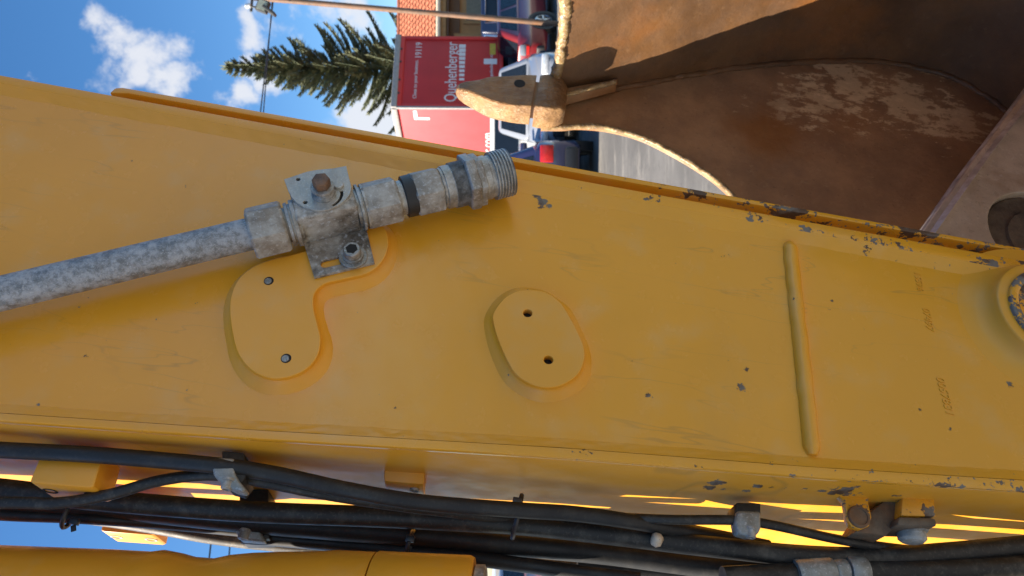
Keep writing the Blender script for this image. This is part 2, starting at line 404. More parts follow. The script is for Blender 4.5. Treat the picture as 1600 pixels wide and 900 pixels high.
def wmat(o, xd, up=Vector((0, 0, 1))):
    xd = Vector((*xd, 0)[:3]).normalized(); yd = up.cross(xd).normalized()
    mm = Matrix((xd, yd, up)).transposed().to_4x4(); mm.translation = Vector(o); return mm
tyre = plain('tyre_rubber', (.02, .02, .02), .8); rimm = plain('alloy_rim', (.5, .5, .52), .3, .9); glass = NT('car_glass').fin((.02, .03, .045), .06, 0., 0., .8)
chrome = plain('chrome_trim', (.75, .77, .8), .15, 1.); tailm = plain('tail_lamp_red', (.45, .015, .015), .2); headm = plain('head_lamp', (.75, .77, .8), .15, .3)
blackp = plain('black_plastic', (.02, .02, .022), .5); platem = plain('number_plate', (.7, .7, .7), .4)
def carpaint(name, c): return NT(name).fin(c, .28, .15, 1.)
def car(label, loc, head, c, L=4.3, W=1.76, H=1.48, hood=.85, belt=.95, cab=(-1.95, -1.35, .35, 1.15), name='parked_car', cat='car', trim=False, rwz=.32, group=None):
    r = root(name, label, cat, wmat((loc[0], loc[1], 0), head), group)
    pm = carpaint('car_paint', c); hw = W/2; h = L/2
    # body: stations along the length with a rounded section
    st = [(-h, .45, belt-.12, .80), (-h+.06, .30, belt, .92), (-h+.35, .24, belt+.03, 1.), (-.9, .22, belt+.02, 1.), (0, .22, belt, 1.), (cab[3]-.1, .22, belt-.02, 1.), (cab[3]+.2, .22, hood+.03, .99), (h-.45, .24, hood-.06, .96), (h-.12, .28, hood-.2, .88), (h, .4, hood-.33, .76)]
    bm = bmesh.new(); prev = None; first = None
    for (x, z0, z1, k) in st:
        w_ = hw*k; zm = z0+(z1-z0)*.55
        sec = [(w_*.9, z0), (w_, z0+.1), (w_, zm), (w_*.97, z1-.08), (w_*.88, z1), (0, z1+.02)]
        sec = [(y, z) for y, z in sec]+[(-y, z) for y, z in sec[-2::-1]]
        ring = [bm.verts.new((x, y, z)) for y, z in sec]
        if prev:
            for j in range(len(ring)): bm.faces.new((prev[j], prev[(j+1) % len(ring)], ring[(j+1) % len(ring)], ring[j]))
        else: first = ring
        prev = ring
    bm.faces.new(first[::-1]); bm.faces.new(prev); bmesh.ops.recalc_face_normals(bm, faces=bm.faces)
    body = mk('body', bm, pm, r, True, 50)
    # cabin
    x0, x1, x2, x3 = cab; zb_ = belt-.06; wb_ = hw*.93; wt_ = hw*.72
    bot = [(x0, wb_), (x3, wb_), (x3, -wb_), (x0, -wb_)]; top = [(x1, wt_), (x2, wt_), (x2, -wt_), (x1, -wt_)]
    V = [Vector((x, y, zb_)) for x, y in bot]+[Vector((x, y, H)) for x, y in top]
    F = [(0, 1, 5, 4), (1, 2, 6, 5), (2, 3, 7, 6), (3, 0, 4, 7), (4, 5, 6, 7), (3, 2, 1, 0)]
    bm = bmesh.new(); addpoly(bm, V, F); bmesh.ops.recalc_face_normals(bm, faces=bm.faces); bevel(bm, .09, 3, 20)
    cb = mk('cabin', bm, pm, r, True, 50)
    def win(fc, a0, a1, b0, b1, nm):
        p = [V[i] for i in fc]; nrm = (p[1]-p[0]).cross(p[3]-p[0]).normalized()
        cen = sum(V, Vector())/8
        if nrm.dot(p[0]-cen) < 0: nrm = -nrm
        q = lambda a, b: (p[0].lerp(p[1], a)).lerp(p[3].lerp(p[2], a), b)+nrm*.008
        bm = bmesh.new(); addpoly(bm, [q(a0, b0), q(a1, b0), q(a1, b1), q(a0, b1)], [(0, 1, 2, 3)])
        bmesh.ops.solidify(bm, geom=bm.faces, thickness=.006); w_ = mk(nm, bm, glass, cb, False)
        if trim:
            t = tube([q(a0, b0), q(a0, b1), q(a1, b1), q(a1, b0), q(a0, b0)], .022, 6, 1, False); mk('window_trim', t, chrome, w_)
    for fc in ((0, 1, 5, 4), (3, 2, 6, 7)):
        win(fc, .10, .47, .16, .86, 'window'); win(fc, .51, .88, .16, .86, 'window')
    win((1, 2, 6, 5), .08, .92, .10, .9, 'windscreen'); win((3, 0, 4, 7), .1, .9, .12, .88, 'rear_window')
    for sx in (-1, 1):
        for sy in (-1, 1):
            cx_ = sx*L*.29+(.02); o = Vector((cx_, sy*(hw-.2), rwz)); ax = Vector((0, sy, 0))
            ar = mk('wheel_arch', lathe(o+ax*.06, ax, [(0, rwz+.07), (.148, rwz+.07), (.148, .01)], 24), blackp, body)
            wh = mk('wheel', lathe(o, ax, [(0, rwz*.7), (.02, rwz*.96), (.05, rwz), (.18, rwz), (.212, rwz*.95), (.222, rwz*.68), (.2, rwz*.66)], 28, cap=False), tyre, r)
            bm = lathe(o+ax*.17, ax, [(0, rwz*.68), (.045, rwz*.68), (.05, rwz*.6), (.02, rwz*.56), (.02, .001)], 28)
            for k in range(5):
                a = k*2*math.pi/5; dr = Vector((math.cos(a), 0, math.sin(a)))
                box(o+ax*.205+dr*rwz*.32, .055, .03, rwz*.62, Matrix.Rotation(-a+math.pi/2, 3, 'Y'), .006, bm)
            mk('rim', bm, rimm, wh)
    for sy in (-1, 1):
        mk('tail_lamp', box((-h+.035, sy*hw*.74, belt-.16), .12, .26, .2, None, .02), tailm, body)
        mk('head_lamp', box((h-.15, sy*hw*.68, hood-.2), .2, .36, .13, None, .03), headm, body)
        mk('mirror', box((cab[3]-.25, sy*(hw+.06), belt+.06), .12, .2, .13, None, .03), pm, body)
    mk('bumper', box((-h+.01, 0, .42), .14, W*.86, .2, None, .04), blackp, body); mk('bumper', box((h-.05, 0, .38), .14, W*.78, .2, None, .04), blackp, body)
    mk('number_plate', box((-h-.02, 0, .66), .03, .5, .11), platem, body); mk('number_plate', box((h+.025, 0, .42), .03, .5, .11), platem, body)
    return r
G = 'vehicles parked across the yard'
car('dark red hatchback with alloy wheels parked beside the truck', (7.2, 19.95), (.8, .6), (.20, .018, .022), group=G)
car('navy blue van with chrome trimmed windows behind the red hatchback', (10.35, 24.6), (1, .12), (.012, .018, .045), L=4.9, W=1.95, H=1.98, hood=1.05, belt=1.05, cab=(-2.4, -2.25, .9, 1.7), cat='van', trim=True, rwz=.34, group=G)
car('silver grey car facing the excavator bucket', (3.9, 15.4), (-.22, -1), (.30, .32, .35), group=G)
car('white estate car standing across the yard near the truck', (2.2, 16.6), (-1, .2), (.62, .62, .58), L=4.6, H=1.66, cab=(-2.2, -1.7, .3, 1.2), belt=1.0, group=G)
car('dark blue car with its tail turned to the arm', (1.62, 13.2), (.12, 1), (.03, .032, .09), H=1.5, group=G)
car('grey white car parked alone by the cylinder side of the arm', (-6.3, 14.6), (.3, 1), (.4, .4, .4), group=G)

# ------------------------------------------------------------------ red swap-body truck
K = Vector((4.5, 18.4, 0)); TX = Vector((.912, .41, 0)).normalized()
tr = root('truck', 'red box truck with white lettering parked behind the cars', 'truck', wmat(K, TX))
red = plain('truck_red', (.52, .022, .02), .6, 0, 0, .08, 1.5); redf = plain('truck_red_frame', (.62, .025, .02), .55, 0, 0, .05, 2); grey = plain('truck_grey', (.33, .31, .29), .6); whitep = plain('truck_lettering', (.72, .70, .68), .6, 0, 0, .03)
yl = plain('yellow_sticker', (.55, .36, .02), .5); TWd, TL, TZ0, TZ1 = 2.28, 8., 1.33, 4.0
bx = mk('box_body', box((TWd/2, TL/2, (TZ0+TZ1)/2), TWd, TL, TZ1-TZ0, None, .02), red, tr)
for (x, y, z, sx, sy, sz) in ((TWd/2, -.012, TZ1-.06, TWd, .04, .12), (TWd/2, -.012, TZ0+.05, TWd, .04, .1), (.05, -.013, (TZ0+TZ1)/2, .1, .044, TZ1-TZ0-.24), (TWd-.05, -.013, (TZ0+TZ1)/2, .1, .044, TZ1-TZ0-.24)):
    mk('door_frame', box((x, y, z), sx, sy, sz, None, .008), redf, bx)
for (x, y, sx, sy) in ((TWd/2, -.02, TWd+.06, .09), (-.02, TL/2, .09, TL)): mk('roof_rail', box((x, y, TZ1+.06), sx, sy, .15, None, .02), grey, bx)
mk('sunlit_side_sheet', box((-.006, TL/2, (TZ0+TZ1)/2+.05), .012, TL-.1, TZ1-TZ0-.22, None, .003), plain('sunlit_side_red', (.6, .075, .08), .6, 0, 0, .06, 2), bx)  # added sheet: strong sun on this side is put into a paler red
mk('side_rail', box((-.015, TL/2, TZ0+.06), .05, TL, .16, None, .01), grey, bx)
mk('corner_post', box((-.02, -.02, (TZ0+TZ1)/2), .06, .06, TZ1-TZ0, None, .01), grey, bx)
for x in (.42, .84, 1.42, 1.84): mk('hinge', box((x, -.02, TZ1-.02), .05, .05, .09), blackp, bx)
FM = Matrix.Translation((0, -.006, 0)) @ Matrix.Rotation(R(90), 4, 'X')
def rear(s, x, z, size, xs=1., align='LEFT'): mk('lettering', text(s, size, .004, FM @ Matrix.Translation((x, z, 0)), align, xs), whitep, bx)
rear('Quehenberger', .17, 2.52, .44, .74)
for k in range(11):
    sz = .085+.006*k
    if k > 1: mk('lettering_block', box((.62+k*.135, -.006, 2.40-.01), min(.115, .06+.006*k), .01, sz+.03), whitep, bx)
rear('19119', 1.55, 3.44, .24, .9); rear('Close to your business.', .27, 3.52, .13, 1.0); rear('www.quehenberger.com', .72, 1.60, .12, .9)
mk('sticker', box((1.88, -.008, 1.60), .36, .012, .15), yl, bx); mk('lettering_block', box((1.47, -.008, 1.66), .17, .012, .34), whitep, bx)
SM = Matrix.Rotation(R(-90), 4, 'Z') @ Matrix.Rotation(R(90), 4, 'X')
def side(s, y, z, size, xs=1.): mk('lettering', text(s, size, .004, Matrix.Translation((-.018, y, z)) @ SM, 'RIGHT', xs), whitep, bx)
side('quehenberger.com', 1.0, 1.60, .42, .9)
mk('lettering_block', box((-.018, .28, 3.55), .012, .36, .09), whitep, bx); mk('lettering_block', box((-.018, .42, 3.38), .012, .09, .36), whitep, bx)
mk('chassis', box((TWd/2, TL/2, 1.05), .9, TL+.3, .3, None, .03), blackp, tr)
mk('under_guard', box((TWd/2, .1, .62), 2.2, .12, .16, None, .02), grey, tr)
for x in (.32, TWd-.32):
    for y in (1.6, 2.9, 6.4): mk('wheel', lathe((x-.17, y, .5), (1, 0, 0), [(0, .3), (.02, .48), (.05, .5), (.29, .5), (.32, .48), (.34, .3), (.28, .27), (.28, .01)], 28), tyre, tr)
mk('cab', box((TWd/2, TL+1.3, 2.0), 2.3, 2.0, 2.6, None, .15), redf, tr)

# ------------------------------------------------------------------ tiled house
hs_ = root('house', 'orange walled house with a red tiled roof behind the truck', 'house', wmat((7.2, 26.6, 0), (1, .05, 0)))
s = NT('roof_tiles'); cw = s.n('ShaderNodeTexWave'); cw.inputs['Scale'].default_value = 1.6; cw.inputs['Distortion'].default_value = .4; s.l(s.co, cw.inputs[0])
tcx = s.mix(s.ramp(s.noise(4, 5), .3, .7), (.30, .085, .04), (.42, .15, .075)); tcx = s.mix(s.ramp(s.noise(30, 3), .5, .7, 0, .5), tcx, (.2, .06, .03)); roofm = s.fin(tcx, .8)
wallm = plain('orange_plaster', (.50, .26, .10), .8, 0, 0, .08, 3); woodm = plain('brown_timber', (.16, .085, .045), .7); lightw = plain('pale_fascia', (.68, .58, .42), .6); tanw = plain('tan_timber', (.44, .24, .09), .7); curt = plain('window_curtain', (.22, .2, .14), .7)
mk('wall', box((5, 3.2, 1.85), 9.6, 6., 3.7), wallm, hs_, False)
bm = bmesh.new(); nr, nc = 12, 46                       # rows and columns of pantiles, stepped
for i in range(nr):
    y0, z0 = -.55+i*.38, 3.62+i*.155; y1, z1 = y0+.40, z0+.165
    for j in range(nc):
        x0 = -.2+j*.23; pts = [(x0, y0, z0), (x0+.07, y0-.01, z0+.05), (x0+.16, y0-.01, z0+.05), (x0+.225, y0, z0)]
        addpoly(bm, pts+[(x, y1+(y-y0), z+(z1-z0)-.04) for x, y, z in pts], [(0, 1, 5, 4), (1, 2, 6, 5), (2, 3, 7, 6), (0, 3, 2, 1)])
bmesh.ops.recalc_face_normals(bm, faces=bm.faces)
rf = mk('roof', box((5, 1.65, 4.42), 10.6, 4.9, .08, Matrix.Rotation(math.atan2(.155, .38), 3, 'X')), woodm, hs_, False)
tl = mk('roof_tiles', bm, roofm, rf, False); tl['kind'] = 'stuff'
mk('ridge', tube([(-.3, 4.05, 5.48), (10.3, 4.05, 5.48)], .12, 10, 1, False), roofm, rf)
mk('gutter', tube([(-.3, -.66, 3.52), (10.3, -.66, 3.52)], .085, 10, 1, False), lightw, rf)
mk('fascia', box((5, -.5, 3.35), 10.4, .05, .18), tanw, hs_)
mk('soffit', box((5, -.15, 3.2), 10.2, .68, .05), woodm, hs_); mk('beam', box((5, .12, 2.98), 10, .12, .36), woodm, hs_)
for x in (1.9, 4.9, 7.9):
    mk('post', box((x, -.05, 1.5), .16, .16, 3.), tanw, hs_); mk('brace', box((x-.32, -.05, 2.62), .12, .12, 1.0, Matrix.Rotation(R(-45), 3, 'Y')), tanw, hs_)
for x in (1.05, 3.2, 6.2, 8.6):
    wn_ = mk('window', box((x, .17, 2.0), 1.5, .06, 1.35), tanw, hs_); mk('pane', box((x, .14, 2.0), 1.26, .04, 1.12), curt if x in (3.2, 8.6) else glass, wn_)
mk('plinth', box((5, .16, .3), 9.7, .06, .6), woodm, hs_)

# ------------------------------------------------------------------ spruce
def spruce(label, base, H, slope):
    r = root('spruce_tree', label, 'tree', None, None, base)
    bark = plain('bark', (.09, .06, .04), .9)
    mk('trunk', tube([(0, 0, 0), (.05, 0, H*.4), (0, .05, H*.8), (0, 0, H*.99)], .2, 9, 6, True, lambda i, j, p: max(.06, 1-p.z/H)), bark, r)
    s = NT('spruce_needles'); nc_ = s.mix(s.ramp(s.noise(1.6, 4), .35, .65), (.10, .12, .062), (.20, .205, .11)); nc_ = s.mix(s.ramp(s.noise(9, 2), .4, .7), nc_, (.075, .095, .06)); nm = s.fin(nc_, .7)
    bm = bmesh.new(); rnd = random.Random(5)
    def leaf(p, d, up, L, w):
        d = d.normalized(); sd = d.cross(up).normalized()*w
        a, b, c, e = p, p+d*L*.45+sd, p+d*L, p+d*L*.45-sd
        vs = [bm.verts.new(q) for q in (a, b, c, e)]; bm.faces.new(vs)
    z = H*.12
    while z < H-.1:
        f = (H-z)
        n = 8 if f > 2 else 6
        a0 = rnd.random()*6.28
        for k in range(n):
            a = a0+2*math.pi*k/n+rnd.uniform(-.3, .3); Ln = (slope*f**.92*1.12+.12)*rnd.uniform(.5, 1.2)
            el = .55*(1-min(1, f/H*1.1))+.22+rnd.uniform(-.12, .14)
            out = Vector((math.cos(a), math.sin(a), 0)); pts = []
            m_ = max(4, int(Ln/.17)); p = Vector((0, 0, z))
            for i in range(m_+1):
                t = i/m_; dz = Ln/m_*(math.sin(el)-.25*math.sin(t*math.pi)+.28*t); pts.append(p.copy()); p = p+out*(Ln/m_)*math.cos(el)+Vector((0, 0, dz))
            for i in range(1, m_+1):
                t = i/m_; d = (pts[i]-pts[i-1]).normalized(); sd = d.cross(Vector((0, 0, 1))).normalized()
                wl = (.16+.42*math.sin(math.pi*min(1, t*.75+.22)))*min(1., .45+Ln*.35)
                for sgn in (-1, 1):
                    for q in range(6):
                        dr = d*.75+sd*sgn*rnd.uniform(.4, .95)+Vector((0, 0, rnd.uniform(-.5, .12)))
                        leaf(pts[i-1].lerp(pts[i], rnd.random()), dr, Vector((rnd.uniform(-.6, .6), rnd.uniform(-.6, .6), 1)), wl*rnd.uniform(.6, 1.1), .022+.022*rnd.random())
                leaf(pts[i-1], d+Vector((0, 0, .25)), sd, .34, .05); leaf(pts[i-1], d+Vector((0, 0, -.4)), sd, .3, .045)
        z += .25+.12*rnd.random()
    for k in range(14): leaf(Vector((0, 0, H-.5+k*.03)), Vector((rnd.uniform(-.5, .5), rnd.uniform(-.5, .5), 1)), Vector((rnd.random(), 1, 0)), .4, .03)
    mk('crown', bm, nm, r, False)
tp = Wd(350, 106, 36)
spruce('tall olive green spruce standing behind the truck and house', (tp.x, tp.y, 0), tp.z, .33)

# ------------------------------------------------------------------ pole with floodlights, overhead wires
b0, b1 = Wd(882, 38.5, 16), Wd(392, -4, 16); b0.z = 0
pl = root('lamp_pole', 'slim rusty brown pole carrying floodlights above the cars', 'pole', None, None, b0)
pm_ = rustmat('pole_rust', (.22, .12, .07), (.15, .09, .055), (.4, .27, .16), .6, 0, None, 6)
mk('shaft', tube([(0, 0, 0), b1-b0], .058, 14, 1, False), pm_, pl)
dkm = plain('floodlight_housing', (.06, .06, .055), .5); lens = plain('floodlight_glass', (.34, .36, .28), .2)
t0 = b1-b0; mk('cross_arm', tube([t0+Vector((.25, 0, -.05)), t0+Vector((-.32, -.05, -.02))], .03, 8, 1, False), dkm, pl)
f1 = Wd(411, 10, 15.8)-b0; f2 = Wd(421, 17, 15.8)-b0; f3 = Wd(388, 9, 15.8)-b0
q = mk('floodlight', box(f1, .26, .14, .25, Matrix.Rotation(.35, 3, 'Y'), .02), dkm, pl); mk('lamp_glass', box(f1+Vector((0, -.075, 0)), .2, .02, .19, Matrix.Rotation(.35, 3, 'Y')), lens, q)
mk('floodlight', box(f2, .30, .2, .07, Matrix.Rotation(-.95, 3, 'Y'), .02), dkm, pl)
mk('sensor', lathe(f3, (-.3, 0, 1), [(-.05, .03), (-.03, .05), (.05, .055), (.07, .02)], 14), plain('white_plastic', (.75, .75, .75), .4), pl)
mk('bracket', tube([f1+Vector((0, .1, 0)), f3, f2], .018, 6, 1, False), dkm, pl)
wirem = plain('cable_black', (.03, .03, .035), .6)
for (a, b, rr_, lab) in (((434, -60, 21), (326, 880, 13.5), .016, 'upper thin black overhead wire crossing the sky beside the spruce'), ((430, -60, 20.5), (357, 880, 13.5), .014, 'lower thin black overhead wire crossing the sky beside the spruce')):
    p, q = Wd(*a), Wd(*b); dd = q-p; P = []
    for i in range(31):
        t = -.5+2.*i/30; c = p+dd*t; c.z -= .9*t*(1-t)*0; P.append(c)
    tag(mk('overhead_wire', tube(P, rr_, 6, 1, False), wirem, None, True, 80), lab, 'wire', 'overhead wires')
# ================================================================== the digging arm
arm = root('excavator_arm', 'yellow welded steel digging arm with chipped edges and raised bosses', 'excavator arm', ARM)
UL, UR = -460, 1900
PR = .008                                            # plates stand proud of the side panel
def topo(u): return 117+.1815*u
def topi(u): return topo(u)+13+.003*u
def topw(u): return topi(u)+19+.002*u
BO = [(-160, 646), (0, 657), (400, 685), (880, 714), (1280, 746), (1600, 766), (1900, 785)]
def boto(u): return lerp_poly(BO, u)
def boti(u): return boto(u)-12-.003*u if u < 1400 else boto(u)-16
def botw(u): return boti(u)-15
US = list(range(UL, UR+1, 20))
TW = .29
# side panel
pts = [A(u, topi(u)) for u in (UL, UR)]+[A(u, boti(u)) for u in US[::-8]+[UL]]
mk('side_panel', prism(pts, (0, 0, -.016)), M['panel'], arm, False)
farp = [(p.x, p.y, -TW+.016) for p in pts]
mk('side_panel', prism(farp, (0, 0, -.016)), M['yellow'], arm, False)
# top plate and bottom plate
pts = [A(u, topo(u), D0-PR) for u in (UL, UR)]+[A(u, topi(u), D0-PR) for u in (UR, UL)]
mk('top_plate', prism(pts, (0, 0, -TW-2*PR), .0018), M['edge'], arm)
ub = US[::4]+[US[-1]]
po = [A(u, boto(u), D0-PR) for u in ub]; pi_ = [A(u, boti(u), D0-PR) for u in ub]
mk('plate_edge', prism(po+pi_[::-1], (0, 0, -.010), .0012), M['edge'], arm)
po2 = [p+Vector((0, .0008, -.010)) for p in po]; pi2 = [p+Vector((0, 0, -.010)) for p in pi_]
mk('bottom_plate', prism(po2+pi2[::-1], (0, 0, -TW-PR+.012)), M['belly'], arm, False)
# far lip of the bottom plate
# wear bar behind the top plate
db = D0+.006
def wb(u): return 101+.1792*u
pts = [A(171, topo(171)-3, db), A(173, 143, db), A(180, 137, db), A(192, wb(192)+1, db)]+[A(u, wb(u), db) for u in (300, 600, 1000, 1400, UR)]+[A(u, topo(u)-7-.004*u, db) for u in (UR, 1400, 1000, 600, 300, 200)]
mk('wear_bar', prism(pts, (0, 0, -.04), .0022), M['bar'], arm)
db2 = D0+.024
pts = [A(u, topo(u)-11, db2) for u in (215, UR)]+[A(u, topo(u)+4, db2) for u in (UR, 215)]
mk('bar_backing', prism(pts, (0, 0, -.015)), M['yellow'], arm, False)
# weld fillets along both plates
def fillet(fa, fb, name, us=None):
    bm = bmesh.new(); prev = None; us = us or range(UL, UR, 6)
    for u in us:
        row = []
        for k in range(7):
            t = k/6; a = A(u, fa(u), D0-PR*.93); b = A(u, fb(u)+2.5*nz1(u*.02, 3), D0)
            p = a.lerp(b, t); p.z = PR*.93*(1-t)**1.7+.0012*math.sin(t*math.pi)*(1+.9*nz1(u*.045, k*.4, 5)) + (.0004*nz1(u*.2, k*.7) if 0 < k < 6 else 0)
            if k == 6: p.z = -.0003
            row.append(bm.verts.new(p))
        if prev:
            for k in range(6): bm.faces.new((prev[k], prev[k+1], row[k+1], row[k]))
        prev = row
    bmesh.ops.recalc_face_normals(bm, faces=bm.faces)
    if sum(f.normal.z for f in bm.faces) < 0: bmesh.ops.reverse_faces(bm, faces=bm.faces)
    mk(name, bm, M['weldpaint'], arm, True, 80)
fillet(topi, topw, 'weld_fillet'); fillet(boti, botw, 'weld_fillet')

# raised bosses
def offs(poly, r):
    n = len(poly); out = []
    ar = sum(poly[i][0]*poly[(i+1) % n][1]-poly[(i+1) % n][0]*poly[i][1] for i in range(n))
    sg = 1 if ar > 0 else -1
    for i in range(n):
        a, b = poly[i-1], poly[(i+1) % n]; t = Vector((b[0]-a[0], b[1]-a[1])).normalized()
        nx, ny = t.y*sg, -t.x*sg; rr = r(i) if callable(r) else r
        out.append((poly[i][0]+nx*rr, poly[i][1]+ny*rr))
    return out
def boss(px, h, holes, plugs, seed, flare=.013):
    raw = [Vector((*A2(u, v, D0-h), 0)) for u, v in px]
    poly = [(p.x, p.y) for p in crom(raw, 6, True)]
    loops = [poly]+[circ(A2(u, v, D0-h), .0058, 20) for u, v in holes]
    b = mk('boss', shift(plate(loops, .011, .0011), h-.011), M['yellow'], arm, True, 50)
    bm = bmesh.new(); prev = None; n = len(poly)
    for (z, r, am) in ((h-.006, -.0004, 0), (h*.5, .0012, .1), (h*.38, .003, .4), (h*.24, .0065, .8), (h*.1, .0105, 1), (-.0004, flare, 1.2)):
        ring = [bm.verts.new((x, y, z+(.0006*am*nz1(i*.5, seed, z*90) if z > 0 else 0))) for i, (x, y) in enumerate(offs(poly, lambda i: r+am*.0035*nz1(math.cos(2*math.pi*i/n)*1.5, math.sin(2*math.pi*i/n)*1.5, seed)))]
        if prev:
            for j in range(n): bm.faces.new((prev[j], prev[(j+1) % n], ring[(j+1) % n], ring[j]))
        prev = ring
    bmesh.ops.recalc_face_normals(bm, faces=bm.faces)
    mk('weld_skirt', bm, M['weldpaint'], b, True, 60)
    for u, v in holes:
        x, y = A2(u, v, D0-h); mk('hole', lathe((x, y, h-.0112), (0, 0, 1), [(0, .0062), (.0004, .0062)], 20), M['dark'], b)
    for u, v in plugs:
        x, y = A2(u, v, D0-h)
        mk('hole', lathe((x, y, h), (0, 0, 1), [(0, .0062), (.0006, .0060)], 20), M['dark'], b)  # flat dark disc in place of a shaded hole
        mk('plug_screw', lathe((x-.0006, y-.0006, h+.0006), (0, 0, 1), [(0, .0046), (.0008, .0042), (.0008, .0022), (.0003, .0019)], 20), M['bolt'], b)
HB = .018
boss([(359, 487), (361, 462), (372, 437), (395, 417), (425, 405), (460, 397), (492, 386), (520, 366), (550, 352), (580, 346), (600, 355), (607, 378), (599, 405), (577, 425), (540, 435), (508, 443), (492, 458),
      (490, 480), (496, 506), (501, 530), (496, 556), (478, 577), (450, 589), (420, 590), (392, 577), (372, 552), (363, 520)], HB, [], [(420, 439), (447, 560)], 1.3)
boss([(815, 453), (849, 455), (871, 468), (884, 484), (903, 519), (913, 545), (912, 567), (900, 588), (873, 603), (844, 604), (817, 593), (799, 575), (780, 535), (771, 505), (771, 489), (783, 471), (796, 460)],
     HB, [(824.5, 489), (857, 562)], [], 4.1)
# seam weld across the panel
def ribr(i, j, p): return (1+.10*nz1(p.y*55, j*.3, 2))
p0, p1 = A(1233, 380), A(1269, 712); dv = (p1-p0).normalized()
rp = [p0+dv*.000, p0+dv*.006]+[p0.lerp(p1, t) for t in [i/26 for i in range(1, 26)]]+[p1-dv*.006, p1]
nr = len(rp)
mk('seam_weld', tube(rp, .0105, 14, 3, True, lambda i, j, p: ribr(i, j, p)*(1 if 4 < i < (nr-1)*3-4 else (.55+.1*min(i, (nr-1)*3-i)))), M['weldpaint'], arm, True, 80)
# pin boss at the lower end
pc = A(1636, 506)
prof = [(-.001, .128), (.0006, .118), (.003, .106), (.008, .094), (.016, .0865), (.024, .084), (.0262, .083), (.027, .081), (.027, .069)]
pb = mk('pin_boss', lathe((pc.x, pc.y, 0), (0, 0, 1), prof, 96, cap=False), M['yellow'], arm, True, 80)
mk('boss_ring', lathe((pc.x, pc.y, 0), (0, 0, 1), [(.02, .0695), (.031, .0695), (.0325, .068), (.0325, .059), (.031, .0575), (.012, .0575), (.012, .001)], 96, cap=False), M['chiprim'], pb, True, 50)
# cast-in numbers
def emb(s, u0, v0, u1, v1, size):
    p0, p1 = A(u0, v0), A(u1, v1); d = (p1-p0); ang = math.atan2(d.y, d.x)
    me = text(s, size, .0007, Matrix.Translation((p0.x, p0.y, .0003)) @ Matrix.Rotation(ang, 4, 'Z'), shear=.2)
    mk('cast_number', me, M['panel'], arm, False)
emb('15596', 1428, 424, 1436, 468, .013); emb('07497', 1441, 480, 1451, 533, .0145); emb('0057831', 1462, 588, 1484, 668, .0155)
# mounting blocks on the hose side
def block(px, d, depth, holes=()):
    pts = [A(u, v, d) for u, v in px]
    b = mk('mounting_block', prism(pts, (0, 0, -depth), .0022), M['yellow'], arm)
    return b, pts
for k in range(2):
    px = [(68, 700), (162, 706), (147, 760), (140, 762), (52, 755), (46, 752)]
    b, pts = block(px, .86, .055)
    lo = [pts[3], pts[4]]; dx = (lo[0]-lo[1]).normalized(); dn = Vector((dx.y, -dx.x, 0))
    for t in (.12, .88):
        c = lo[1].lerp(lo[0], t)+Vector((0, 0, -.026))
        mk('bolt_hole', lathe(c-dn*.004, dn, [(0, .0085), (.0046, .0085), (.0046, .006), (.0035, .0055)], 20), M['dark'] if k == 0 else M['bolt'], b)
    if k: b.location = (0, 0, -.205)
b, pts = block([(600, 712), (666, 717), (662, 757), (600, 752)], .90, .045)
mk('bolt_hole', lathe(pts[2]+Vector((-.012, -.001, -.02)), (0, -1, 0), [(0, .006), (.003, .006), (.003, .004), (.001, .003)], 20), M['bolt'], b)
# lug, gusset and bolted stop at the lower end
lp = [A2(u, v, .875) for u, v in ((1308, 770), (1320, 785), (1324, 812), (1331, 823), (1345, 827), (1358, 822), (1362, 808), (1357, 786), (1358, 765), (1330, 760))]
lg = mk('lug', shift(plate([lp], .010, .0012), D0-.875-.010), M['edge'], arm)
c = A(1341, 808, .875)
mk('lug_pin', lathe((c.x, c.y, D0-.875), (0, 0, 1), [(-.002, .0135), (.003, .0135), (.004, .0125), (.004, .0105), (.0025, .010), (.0025, .001)], 28), M['blotch'], lg)
mk('gusset', prism([A(1352, 806, .885), A(1405, 764, .885), A(1425, 780, .885), A(1420, 806, .885), A(1384, 838, .885), A(1366, 834, .885), A(1335, 832, .885)], (0, 0, -.05), .003), M['blotch'], arm)
st = mk('stop_block', prism([A(1411, 765, .868), A(1460, 771, .868), A(1462, 807, .868), A(1408, 806, .868)], (0, 0, -.05), .0022), M['edge'], arm)
mk('stop_plate', prism([A(1405, 807, .866), A(1462, 809, .866), A(1465, 822, .866), A(1402, 820, .866)], (0, 0, -.055), .003), M['blotch'], st)
c = A(1424, 833, .895)
mk('stop_bolt', lathe(c+Vector((0, .012, 0)), (0, -1, 0), [(0, .021), (.006, .0215), (.010, .019), (.0105, .0165), (.020, .0165), (.023, .013)], 12), M['nut'], st)

# ================================================================== hydraulic pipe with shut-off valve
DV = .775
va = root('shutoff_valve', 'weathered grey ball valve and steel pipe bolted on the yellow arm', 'valve', ARM)
def vax(u): return A(u, 459-.2392*u, DV)
AX = (vax(790)-vax(0)).normalized()
def mpx(u, v, d): return d/ray(u, v).dot(N)/FPX*ray(u, v).length**.5
def seg_(u0, u1, prof, mat, name, seg=40, par=va, ang=35):
    a = vax(u0); L = (vax(u1)-a).length; s = mpx((u0+u1)/2, 459-.2392*(u0+u1)/2, DV)
    return mk(name, lathe(a, AX, [(t*L, r*s) for t, r in prof], seg), mat, par, True, ang)
def nut(u0, u1, r, mat, name='hex_nut', phase=.2, cham=.06):
    a = vax(u0); L = (vax(u1)-a).length; s = mpx((u0+u1)/2, 459-.2392*(u0+u1)/2, DV)
    view = (RI @ (-(onplane((u0+u1)/2, 459-.2392*(u0+u1)/2, DV)))).normalized()
    return mk(name, hexnut(a, AX, L, r*s, phase, view, .0005, cham), mat, va, True, 30)
